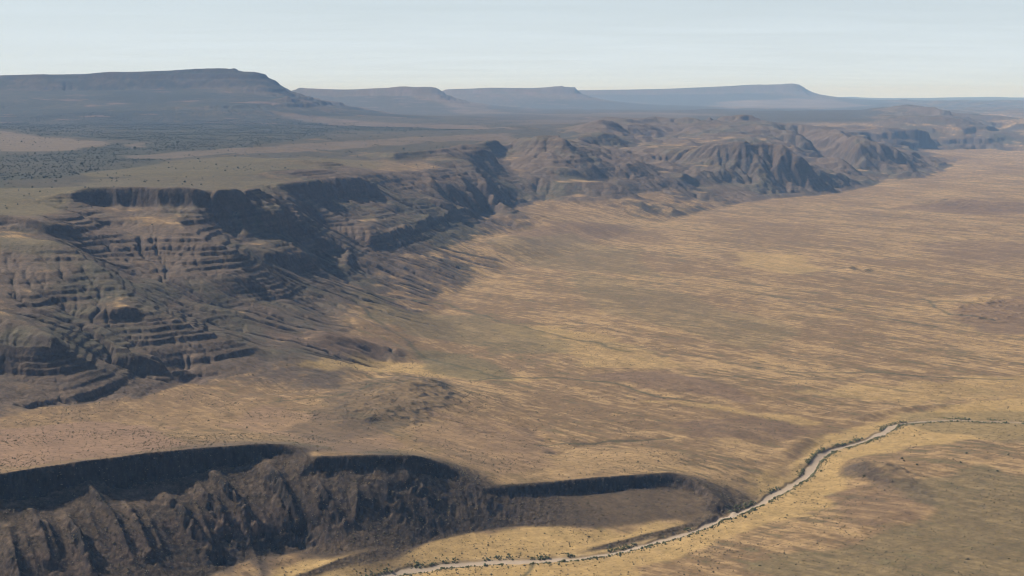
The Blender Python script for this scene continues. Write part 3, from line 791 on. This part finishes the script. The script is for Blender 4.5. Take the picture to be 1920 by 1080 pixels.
def colour(X, Y, Z, slope, fslope, rock, pmx, pm, PA_, ch, acc, wash, wd, wide):
    R = np.hypot(X, Y)
    n0 = fbm(X / 420.0, Y / 420.0, 4, 101); n1 = fbm(X / 70.0, Y / 70.0, 4, 107)
    n2 = fbm(X / 16.0, Y / 16.0, 3, 113)
    # flat ground: streaks left by sheet floods running down to the wash
    c = 0.76 * X + 0.65 * Y + 120 * noise(X / 1500.0, Y / 1500.0, 121) + 9 * noise(X / 260.0, Y / 260.0, 122)
    s = 0.65 * X - 0.76 * Y
    st = 0.48 * fbm(c / 70.0, s / 500.0, 3, 123, 0.6) + 0.55 * fbm(c / 18.0, s / 120.0, 3, 127, 0.65) + 0.45 * fbm(X / 30.0, Y / 22.0, 3, 129, 0.7) + 0.5 * fbm(c / 7.0, s / 55.0, 2, 128, 0.7)
    st = (st + 0.5 * n0) * (1 - 0.6 * sstep(R, 2350, 2150) * sstep(Z, -12, 0))
    flat = np.maximum(sstep(slope, 0.22, 0.10), pm)
    A = np.ones(X.shape + (3,)) * np.array(C_BROWN)
    A = lerp(A, C_TAN, sstep(st, -0.35, 0.75))
    A = lerp(A, C_OLIVE, 0.75 * sstep(-st + 0.7 * n0, 0.15, 1.0))
    A = lerp(A, C_GRASS, 0.30 * sstep(st, 0.55, 1.3))
    # slopes
    Sl = np.ones(X.shape + (3,)) * np.array(C_SOIL)
    Sl = lerp(Sl, (.140, .118, .075), sstep(n0 + 0.6 * n1, -0.2, 0.8))
    Sl = lerp(Sl, (.20, .145, .105), 0.6 * sstep(n1 - n0 * 0.5, 0.1, 0.9))
    hi = sstep(Z, 215, 262) * sstep(R, 2600, 3300)
    Pl = np.ones(X.shape + (3,)) * np.array((.145, .122, .080))
    Pl = lerp(Pl, (.21, .165, .115), sstep(n0 + 0.5 * n1, -0.2, 0.7))
    Pl = lerp(Pl, (.075, .072, .050), 0.75 * sstep(n1 + 0.6 * n0, 0.0, 0.8))
    Pl = Pl * 0.66
    A = A * flat[..., None] + Sl * (1 - flat[..., None])
    A = lerp(A, (1, 1, 1), 0 * hi); A = A + (Pl - A) * (hi * flat)[..., None]
    # patches
    far_mod = (1 - 0.38 * sstep(R, 8500, 10500) * sstep(R, 17000, 14000)[...]) * 1.0
    far_mod = far_mod[..., None] * (1 + 0.35 * np.clip(fbm(X / 900.0, Y / 900.0, 4, 131), -1, 1) * sstep(R, 7000, 10000))[..., None]
    A = A * (1 - PA_[..., 3:4] * 0.92) + PA_[..., :3] * 0.92 * far_mod
    mp = sstep(fbm(X / 500.0, Y / 260.0, 4, 137), 0.45, 0.8) * sstep(R, 9000, 10500) * (Z > 290) * sstep(X, 3000, 500)
    A = lerp(A, (.26, .165, .13), 0.65 * mp)
    # gorge talus
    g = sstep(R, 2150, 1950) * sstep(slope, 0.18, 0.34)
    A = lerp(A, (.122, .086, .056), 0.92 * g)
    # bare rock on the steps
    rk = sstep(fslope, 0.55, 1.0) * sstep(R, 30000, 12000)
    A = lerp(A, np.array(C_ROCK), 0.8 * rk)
    A = lerp(A, (.042, .035, .030), 0.9 * g * np.maximum(sstep(wide, 0.6, 0.95) * sstep(fslope, 0.7, 1.2), 0.4 * sstep(fslope, 1.1, 1.6)))  # steep gorge faces coloured near black to deepen their shade
    # gullies carry more scrub
    A = lerp(A, (.095, .098, .052), 0.45 * sstep(np.log10(np.maximum(acc, 1)), 2.0, 3.4) * sstep(R, 9000, 5000) * sstep(slope, 0.12, 0.25))
    # beds of different colour show as thin bands that follow the strata
    zz = Z + fbm(X / 900.0, Y / 900.0, 2, 71) * 9 + 0.012 * X + noise(X / 160.0, Y / 160.0, 75) * 2.0
    band = noise(zz / 2.6, X * 0 + 3.5, 171) + 0.9 * noise(zz / 7.5, X * 0 + 7.5, 173)
    bm = rock * (0.5 + 0.5 * sstep(n1, -0.5, 0.4)) * sstep(R, 16000, 9000)
    A = A * (1 + 0.34 * np.clip(band, -1, 1) * bm)[..., None]
    A = lerp(A, (.20, .130, .098), 0.35 * bm * sstep(noise(zz / 11.0, X * 0 + 1.5, 175), 0.15, 0.5))
    gs = g * np.clip(fbm(X / 5.0, Y / 5.0, 3, 177, 0.8), -1, 1)
    A = A * (1 + 0.38 * gs)[..., None]
    A = lerp(A, (.085, .088, .050), ch)
    A = A * (1 + 0.16 * np.clip(n2, -1, 1))[..., None] * (1 + 0.10 * np.clip(n1, -1, 1))[..., None]
    A = lerp(A, (.50, .36, .21), 0.55 * np.exp(-(wd / 13.0) ** 2) * (0.6 + 0.6 * np.clip(n2 + n1, -1, 1)))
    A = lerp(A, C_WASH, wash * (0.9 + 0.1 * np.clip(n2, -1, 1)))
    return np.clip(A * 0.63, 0.008, 0.9)

#BUILD
def node(nt, t, **kw):
    n = nt.nodes.new(t)
    for k, v in kw.items(): setattr(n, k, v)
    return n

def ground_material(name, fine, speck, bump):
    m = bpy.data.materials.new(name); m.use_nodes = True
    nt = m.node_tree; nt.nodes.clear(); L = nt.links.new
    out = node(nt, "ShaderNodeOutputMaterial"); b = node(nt, "ShaderNodeBsdfPrincipled")
    b.inputs['Roughness'].default_value = 0.95; b.inputs['Specular IOR Level'].default_value = 0.15
    at = node(nt, "ShaderNodeAttribute", attribute_name="alb")
    geo = node(nt, "ShaderNodeNewGeometry")
    n1 = node(nt, "ShaderNodeTexNoise"); n1.inputs['Scale'].default_value = 1 / 6.0; n1.inputs['Detail'].default_value = 5; n1.inputs['Roughness'].default_value = 0.65
    L(geo.outputs['Position'], n1.inputs['Vector'])
    r1 = node(nt, "ShaderNodeMapRange"); r1.inputs[1].default_value = 0.3; r1.inputs[2].default_value = 0.7
    r1.inputs[3].default_value = 1 - fine; r1.inputs[4].default_value = 1 + fine
    L(n1.outputs[0], r1.inputs[0])
    mul = node(nt, "ShaderNodeVectorMath", operation='SCALE'); L(at.outputs['Color'], mul.inputs[0]); L(r1.outputs[0], mul.inputs['Scale'])
    # small stones and tufts as darker specks of the ground cover
    v = node(nt, "ShaderNodeTexVoronoi"); v.inputs['Scale'].default_value = 1 / 3.2; L(geo.outputs['Position'], v.inputs['Vector'])
    r2 = node(nt, "ShaderNodeMapRange"); r2.inputs[1].default_value = 0.10; r2.inputs[2].default_value = 0.30
    r2.inputs[3].default_value = speck; r2.inputs[4].default_value = 0.0
    L(v.outputs['Distance'], r2.inputs[0])
    n2 = node(nt, "ShaderNodeTexNoise"); n2.inputs['Scale'].default_value = 1 / 38.0; n2.inputs['Detail'].default_value = 3
    L(geo.outputs['Position'], n2.inputs['Vector'])
    r3 = node(nt, "ShaderNodeMapRange"); r3.inputs[1].default_value = 0.42; r3.inputs[2].default_value = 0.6; L(n2.outputs[0], r3.inputs[0])
    mm = node(nt, "ShaderNodeMath", operation='MULTIPLY'); L(r2.outputs[0], mm.inputs[0]); L(r3.outputs[0], mm.inputs[1])
    mx = node(nt, "ShaderNodeMix", data_type='RGBA'); L(mm.outputs[0], mx.inputs[0]); L(mul.outputs[0], mx.inputs[6])
    mx.inputs[7].default_value = (.055, .055, .032, 1)
    L(mx.outputs[2], b.inputs['Base Color'])
    if bump:
        n3 = node(nt, "ShaderNodeTexNoise"); n3.inputs['Scale'].default_value = 1 / 9.0; n3.inputs['Detail'].default_value = 6; n3.inputs['Roughness'].default_value = 0.7
        L(geo.outputs['Position'], n3.inputs['Vector'])
        bp = node(nt, "ShaderNodeBump"); bp.inputs['Strength'].default_value = 1.0; bp.inputs['Distance'].default_value = bump
        L(n3.outputs[0], bp.inputs['Height']); L(bp.outputs[0], b.inputs['Normal'])
    L(b.outputs[0], out.inputs[0])
    return m

def leaf_material(name, c1, c2, scale):
    m = bpy.data.materials.new(name); m.use_nodes = True
    nt = m.node_tree; b = nt.nodes['Principled BSDF']; L = nt.links.new
    b.inputs['Roughness'].default_value = 0.9; b.inputs['Specular IOR Level'].default_value = 0.2
    geo = node(nt, "ShaderNodeNewGeometry")
    n = node(nt, "ShaderNodeTexNoise"); n.inputs['Scale'].default_value = scale; n.inputs['Detail'].default_value = 2
    L(geo.outputs['Position'], n.inputs['Vector'])
    cr = node(nt, "ShaderNodeValToRGB"); cr.color_ramp.elements[0].position = .35; cr.color_ramp.elements[1].position = .65
    cr.color_ramp.elements[0].color = c1 + (1,); cr.color_ramp.elements[1].color = c2 + (1,)
    L(n.outputs[0], cr.inputs[0]); L(cr.outputs[0], b.inputs['Base Color'])
    return m

def mesh_object(name, V, F, mat, alb=None, smooth=False, nper=4):
    me = bpy.data.meshes.new(name)
    me.vertices.add(len(V)); me.vertices.foreach_set("co", np.ascontiguousarray(V, np.float32).ravel())
    me.loops.add(F.size); me.loops.foreach_set("vertex_index", np.ascontiguousarray(F, np.int32).ravel())
    me.polygons.add(len(F)); me.polygons.foreach_set("loop_start", np.arange(0, F.size, nper, dtype=np.int32))
    if smooth: me.polygons.foreach_set("use_smooth", np.ones(len(F), bool))
    me.update(calc_edges=True)
    if alb is not None:
        at = me.attributes.new("alb", 'FLOAT_COLOR', 'POINT')
        c = np.ones((len(V), 4), np.float32); c[:, :3] = alb
        at.data.foreach_set("color", c.ravel())
    me.materials.append(mat)
    ob = bpy.data.objects.new(name, me)
    bpy.context.scene.collection.objects.link(ob)
    return ob

def final_axes():
    k = QUAL
    u = [np.linspace(-0.98, -0.62, 20), np.linspace(-0.60, -0.40, 90)[:-1], np.arange(-0.40, 0.40, 0.00075 * k), np.linspace(0.40, 0.52, 60), np.linspace(0.54, 0.95, 20)]
    segs = [(250, 1080, .05), (1080, 1420, .008), (1420, 2150, .0014), (2150, 5600, .00105), (5600, 9000, .0013), (9000, 14000, .002), (14000, 36000, .0045), (36000, 71000, .012)]
    v = []
    for a, b, st in segs:
        n = max(2, int(math.log(b / a) / (st * k)))
        v.append(np.linspace(math.log(a), math.log(b), n, endpoint=False))
    v.append(np.array([math.log(71000)]))
    return np.concatenate(u), np.concatenate(v)

QUAL = 1.0

class Ground: pass

def build_ground():
    B, PM, HL, ACC = terrain()
    PB, CH = paint_base(B, PM)
    log("painted")
    G = Ground()
    U, V = final_axes()
    G.U, G.V = U, V
    UU, VV = np.meshgrid(U, V)
    R = np.exp(VV); X = R * np.sin(UU); Y = R * np.cos(UU)
    log("final grid", X.shape, X.size)
    Z0 = sample(B.astype(np.float32), UU, VV).astype(np.float64)
    gs_ = grad_slope(B)
    slope = sample(blur(gs_, 1), UU, VV)
    wide = sample(blur(gs_, 7), UU, VV)
    hl = sample(HL, UU, VV); pm = sample(PM, UU, VV)
    acc = np.exp(sample(np.log(ACC), UU, VV))
    ch = sample(CH, UU, VV)
    pa = np.dstack([sample(PB[..., k], UU, VV) for k in range(4)])
    Z, rock, rough, cliff, fan = detail(X, Y, Z0, slope, hl, pm, wide)
    # the wash: a flat gravel bed cut a metre or two below its banks
    L = [hit(*p) for p in WASH]
    wash = np.zeros(X.shape)
    sel = (R < 3300) & (X > -420) & (R > 1200)
    xs = X[sel] + 2.6 * noise(X[sel] / 22.0, Y[sel] / 22.0, 201) + 1.5 * noise(X[sel] / 7.0, Y[sel] / 7.0, 203)
    ys = Y[sel] + 2.6 * noise(X[sel] / 22.0, Y[sel] / 22.0, 205)
    d, w = dist_line(xs, ys, L, WASH_W)
    w = w * 1.12 * (1 + 0.45 * noise(X[sel] / 35.0, Y[sel] / 35.0, 207))
    wash[sel] = sstep(d / w, 1.25, 0.75)
    Z[sel] -= 1.6 * sstep(d / w, 1.35, 0.95)
    # small bars and braids upstream
    G.wd = np.full(X.shape, 1e3); G.wd[sel] = d
    fs = np.hypot(np.gradient(Z, V, axis=0), np.gradient(Z, U, axis=1)) / R
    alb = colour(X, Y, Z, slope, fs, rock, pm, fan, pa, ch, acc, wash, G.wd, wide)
    log("coloured")
    G.X, G.Y, G.Z, G.R = X, Y, Z, R
    G.slope, G.hl, G.pm, G.pa = slope, hl, pm, pa
    nv, nu = X.shape
    # ---- which landform each face belongs to
    reg = np.zeros((nv, nu), np.int8)                                # 0 ground
    dz = Z0 - plane(X, Y)
    esc = (hl > 0.25) & (R > 1950) & (dz > 22)
    reg[(Z0 > 225) & (R > 2600)] = 2                                 # plateau
    reg[esc & (R < 7200)] = 1                                        # escarpment
    reg[esc & (R >= 7200) & (UU > 0.06)] = 3                         # hills
    reg[(R > 13500) & (UU > 0.20)] = 3
    reg[(R < 2150) & (slope > 0.33) & (UU < 0.18)] = 4               # gorge wall
    reg[(R > 9600) & (UU < -0.115) & (Z0 > 330)] = 5                 # big mesa on the left
    m2 = (R > 14500) & (UU <= 0.01)
    reg[m2 & (Z0 > 320)] = 6
    reg[(R > 21500) & (UU > -0.08) & (UU <= 0.10) & (Z0 > 330)] = 7
    reg[(R > 27000) & (UU > 0.06) & (UU <= 0.245) & (Z0 > 330)] = 8
    reg[R > 38500] = 9
    reg[wash > 0.5] = 10
    idx = np.arange(nv * nu).reshape(nv, nu)
    F = np.stack([idx[:-1, :-1], idx[:-1, 1:], idx[1:, 1:], idx[1:, :-1]], -1).reshape(-1, 4)
    fr = reg[:-1, :-1].ravel()
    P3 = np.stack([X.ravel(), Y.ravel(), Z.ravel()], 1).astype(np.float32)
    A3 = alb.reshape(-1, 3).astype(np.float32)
    m_near = ground_material("desert_ground", .22, .75, 1.2)
    m_rock = ground_material("bedded_rock", .30, .55, 2.6)
    m_plat = ground_material("plateau_ground", .22, .5, 0)
    m_gorge = ground_material("gorge_rock", .45, .8, 3.0)
    m_far = ground_material("far_rock", .12, 0, 0)
    m_wash = ground_material("wash_gravel", .10, .12, .3)
    names = {0: ("ground", m_near), 1: ("escarpment", m_rock), 2: ("plateau", m_plat), 3: ("hills", m_rock), 4: ("gorge_wall", m_gorge),
             5: ("mesa", m_far), 6: ("mesa", m_far), 7: ("mesa", m_far), 8: ("mesa", m_far), 9: ("mountains", m_far), 10: ("riverbed", m_wash)}
    labels = {0: "tan desert plain and terrace with brown flood streaks", 1: "long bedded brown escarpment between plateau and plain",
              2: "flat olive brown plateau above the escarpment", 3: "rugged brown hills at the far right end of the escarpment",
              4: "dark cliff and ribbed talus of the near gorge", 5: "big dark scrub covered mesa at the left skyline",
              6: "hazy blue mesa just right of the big dark mesa", 7: "pale hazy mesa with a small blocky cap in mid skyline",
              8: "longest pale mesa ending in a sharp drop at the right", 9: "faint blue mountains on the far horizon",
              10: "pale dry gravel wash winding through yellow grass"}
    cats = {0: "plain", 1: "escarpment", 2: "plateau", 3: "hills", 4: "gorge wall", 5: "mesa", 6: "mesa", 7: "mesa", 8: "mesa", 9: "mountains", 10: "riverbed"}
    for k, (nm, mt) in names.items():
        f = F[fr == k]
        if not len(f): continue
        used = np.zeros(len(P3), bool); used[f.ravel()] = True
        remap = np.cumsum(used) - 1
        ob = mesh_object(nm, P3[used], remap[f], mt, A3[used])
        ob['kind'] = 'structure'; ob['label'] = labels[k]; ob['category'] = cats[k]
    log("ground meshes")
    return G

def surface(G, x, y, A=None):
    A = G.Z if A is None else A
    u = np.arctan2(x, y); v = np.log(np.hypot(x, y))
    fi = np.interp(v, G.V, np.arange(len(G.V))); fj = np.interp(u, G.U, np.arange(len(G.U)))
    i = np.minimum(fi.astype(int), len(G.V) - 2); j = np.minimum(fj.astype(int), len(G.U) - 2)
    a = fi - i; b = fj - j
    return (A[i, j] * (1 - b) + A[i, j + 1] * b) * (1 - a) + (A[i + 1, j] * (1 - b) + A[i + 1, j + 1] * b) * a

def clump_mesh(name, x, y, z, size, tall, mat, seed):
    """many small irregular shrubs in one mesh (ground cover nobody could count)"""
    rs = np.random.RandomState(seed)
    n = len(x)
    ring = 5
    ang = np.arange(ring) * 2 * np.pi / ring
    T = [(0, 0, 1.0)] + [(math.cos(a), math.sin(a), .55) for a in ang] + [(math.cos(a + .6) * .75, math.sin(a + .6) * .75, -.15) for a in ang]
    T = np.array(T)
    Fs = []
    for k in range(ring):
        k2 = (k + 1) % ring
        Fs += [(0, 1 + k, 1 + k2), (1 + k, 1 + ring + k, 1 + k2), (1 + k2, 1 + ring + k, 1 + ring + k2)]
    Fs = np.array(Fs)
    nt = len(T)
    V = T[None] * (1 + rs.uniform(-.38, .38, (n, nt, 1)))
    rot = rs.uniform(0, 6.28, n)[:, None]
    vx = V[..., 0] * np.cos(rot) - V[..., 1] * np.sin(rot); vy = V[..., 0] * np.sin(rot) + V[..., 1] * np.cos(rot)
    s = size[:, None] * 0.5
    P = np.stack([x[:, None] + vx * s, y[:, None] + vy * s, z[:, None] + V[..., 2] * s * 2 * tall[:, None]], -1).reshape(-1, 3)
    F = (Fs[None] + (np.arange(n) * nt)[:, None, None]).reshape(-1, 3)
    return mesh_object(name, P, F, mat, nper=3)

def scatter(G):
    rs = np.random.RandomState(5)
    def rand_polar(n, u0, u1, r0, r1):
        u = rs.uniform(u0, u1, n); r = np.sqrt(rs.uniform(r0 * r0, r1 * r1, n))
        return r * np.sin(u), r * np.cos(u)
    # low desert scrub
    x, y = rand_polar(230000, -.39, .39, 1380, 3300)
    sl = surface(G, x, y, G.slope)
    dens = 0.28 + 0.9 * sstep(fbm(x / 120.0, y / 120.0, 3, 301), -0.1, 0.6) + 0.8 * sstep(sl, .2, .4) * (np.hypot(x, y) < 2150)
    dens *= sstep(surface(G, x, y, G.wd), 9, 13)
    dens *= 1 - 0.6 * sstep(np.hypot(x, y), 2300, 3300)
    dens *= 1 - 0.55 * sstep(x, 150, 500)
    k = rs.uniform(0, 2.3, len(x)) < dens
    x, y = x[k], y[k]; z = surface(G, x, y)
    m1 = leaf_material("scrub_leaves", (.085, .074, .042), (.17, .13, .075), 1 / 15.0)
    o = clump_mesh("desert_scrub", x, y, z, rs.gamma(5, .19, len(x)) + .3, rs.uniform(.35, .7, len(x)), m1, 1)
    o['kind'] = 'stuff'; o['label'] = "low dark scrub dotted over the plain and gorge talus"; o['category'] = "scrub"
    n1 = len(x)
    # greener shrubs along the wash
    L = np.array([hit(*p)[:2] for p in WASH]); seg = np.hypot(*(L[1:] - L[:-1]).T); cs = np.concatenate([[0], np.cumsum(seg)])
    t = rs.uniform(0, cs[-1], 9000); i = np.clip(np.searchsorted(cs, t) - 1, 0, len(seg) - 1); f = (t - cs[i]) / seg[i]
    p = L[i] + (L[i + 1] - L[i]) * f[:, None]; dirv = (L[i + 1] - L[i]) / seg[i][:, None]; nrm = np.stack([-dirv[:, 1], dirv[:, 0]], 1)
    off = (5.0 + rs.gamma(1.2, 3.0, len(t))) * rs.choice([-1, 1], len(t))
    x, y = (p + nrm * off[:, None]).T
    k = (fbm(x / 45.0, y / 45.0, 2, 311) > -0.15 - 0.35 * (off < 0)) & (surface(G, x, y, G.wd) > 6.0)
    x, y = x[k], y[k]; z = surface(G, x, y)
    m2 = leaf_material("wash_leaves", (.070, .082, .034), (.135, .130, .062), 1 / 12.0)
    o = clump_mesh("riverside_shrubs", x, y, z, rs.gamma(3, .32, len(x)) + .4, rs.uniform(.55, .95, len(x)), m2, 2)
    o['kind'] = 'stuff'; o['label'] = "green shrubs lining both banks of the pale wash"; o['category'] = "shrubs"
    # open woodland on the plateau
    x, y = rand_polar(150000, -.39, .02, 3350, 11500)
    wood = surface(G, x, y, G.pa[..., 0]) / np.maximum(surface(G, x, y, G.pa[..., 3]), 1e-3)
    pw = surface(G, x, y, G.pa[..., 3]) * (wood < .11)
    d = fbm(x / 260.0, y / 260.0, 3, 321)
    dens = pw * (0.45 + 0.55 * sstep(d, -.3, .4)) + 0.10 * (surface(G, x, y, G.Z) > 200) * sstep(d, -.2, .5)
    k = (rs.uniform(0, 1, len(x)) < dens * 0.7) & (surface(G, x, y, G.Z) > 190)
    x, y = x[k], y[k]; z = surface(G, x, y)
    m3 = leaf_material("woodland_leaves", (.036, .040, .028), (.056, .058, .040), 1 / 40.0)
    o = clump_mesh("woodland", x, y, z, rs.gamma(6, .5, len(x)) + .8, rs.uniform(.5, .85, len(x)), m3, 3)
    o['kind'] = 'stuff'; o['label'] = "dark open woodland spread across the plateau"; o['category'] = "woodland"
    log("scatter", n1, len(x))

def shrub_thing(px, py, size, label):
    """an isolated shrub: woody base and an uneven crown of leaf tufts"""
    x, y, _ = hit(px, py)
    z = float(surface(GROUND, np.array([x]), np.array([y]))[0])
    rs = np.random.RandomState(int(px * 7 + py))
    root = bpy.data.objects.new("shrub", None); bpy.context.scene.collection.objects.link(root)
    root.location = (x, y, z); root.empty_display_size = 1
    root['label'] = label; root['category'] = "shrub"; root['group'] = "isolated shrubs on the smooth rise right of the wash"
    n = 42
    a = rs.uniform(0, 6.283, n); rr = np.sqrt(rs.uniform(0, 1, n)) * size * .5
    cz = size * (.18 + .42 * np.sqrt(np.clip(1 - (rr / (size * .5)) ** 2, 0, 1)) * rs.uniform(.5, 1, n))
    c = clump_mesh("crown", rr * np.cos(a), rr * np.sin(a), cz, rs.uniform(.22, .42, n) * size, rs.uniform(.5, .9, n), M_SHRUB, 9)
    c.parent = root
    V = []; F = []
    for k in range(5):
        t = k * 1.257 + .3; o = len(V); tip = (math.cos(t) * size * .26, math.sin(t) * size * .26, size * .42)
        for q in range(4):
            b = q * 1.571; V.append((math.cos(b) * size * .035, math.sin(b) * size * .035, -.15))
        for q in range(4):
            b = q * 1.571; V.append((tip[0] + math.cos(b) * size * .012, tip[1] + math.sin(b) * size * .012, tip[2]))
        F += [(o + q, o + (q + 1) % 4, o + 4 + (q + 1) % 4, o + 4 + q) for q in range(4)]
    s = mesh_object("stems", np.array(V), np.array(F), M_STEM); s.parent = root

def haze_box():
    x0, x1, y0, y1, z0, z1 = -60000, 60000, -3000, 72000, -140.0, 880.0
    V = np.array([(x, y, z) for z in (z0, z1) for x, y in ((x0, y0), (x1, y0), (x1, y1), (x0, y1))], float)
    F = np.array([(0, 3, 2, 1), (4, 5, 6, 7), (0, 1, 5, 4), (1, 2, 6, 5), (2, 3, 7, 6), (3, 0, 4, 7)])
    m = bpy.data.materials.new("haze"); m.use_nodes = True
    nt = m.node_tree; nt.nodes.clear()
    out = node(nt, "ShaderNodeOutputMaterial"); pv = node(nt, "ShaderNodeVolumePrincipled")
    pv.inputs['Color'].default_value = HAZE_COLOR
    pv.inputs['Absorption Color'].default_value = (1, 1, 1, 1)
    pv.inputs['Density'].default_value = HAZE_DENSITY
    pv.inputs['Anisotropy'].default_value = HAZE_ANISO
    nt.links.new(pv.outputs[0], out.inputs['Volume'])
    ob = mesh_object("haze", V, F, m)
    ob['kind'] = 'stuff'; ob['label'] = "thin blue haze over the whole landscape"; ob['category'] = "haze"

HAZE_COLOR = (0.32, 0.57, 1.0, 1)
HAZE_ANISO = 0.0

if bpy:
    GROUND = build_ground()
    scatter(GROUND)
    M_SHRUB = leaf_material("shrub_leaves", (.040, .046, .024), (.085, .080, .042), 1 / 1.5)
    M_STEM = leaf_material("shrub_stems", (.10, .075, .05), (.15, .11, .08), 1.0)
    for px, py, s, lb in [(1691, 861, 3.4, "larger of two dark shrubs close together on the tan rise"), (1695, 865, 2.6, "smaller of two dark shrubs close together on the tan rise"),
                          (1719, 872, 3.0, "dark shrub alone in the middle of the tan rise"), (1812, 851, 3.2, "dark shrub farthest back on the tan rise"),
                          (1801, 868, 2.8, "small dark shrub below the farthest one on the tan rise"), (1870, 884, 3.0, "dark shrub nearest the right picture edge"),
                          (1620, 893, 3.0, "dark shrub beside the broken rocky edge right of the wash")]:
        shrub_thing(px, py, s, lb)
    haze_box()
    log("done")
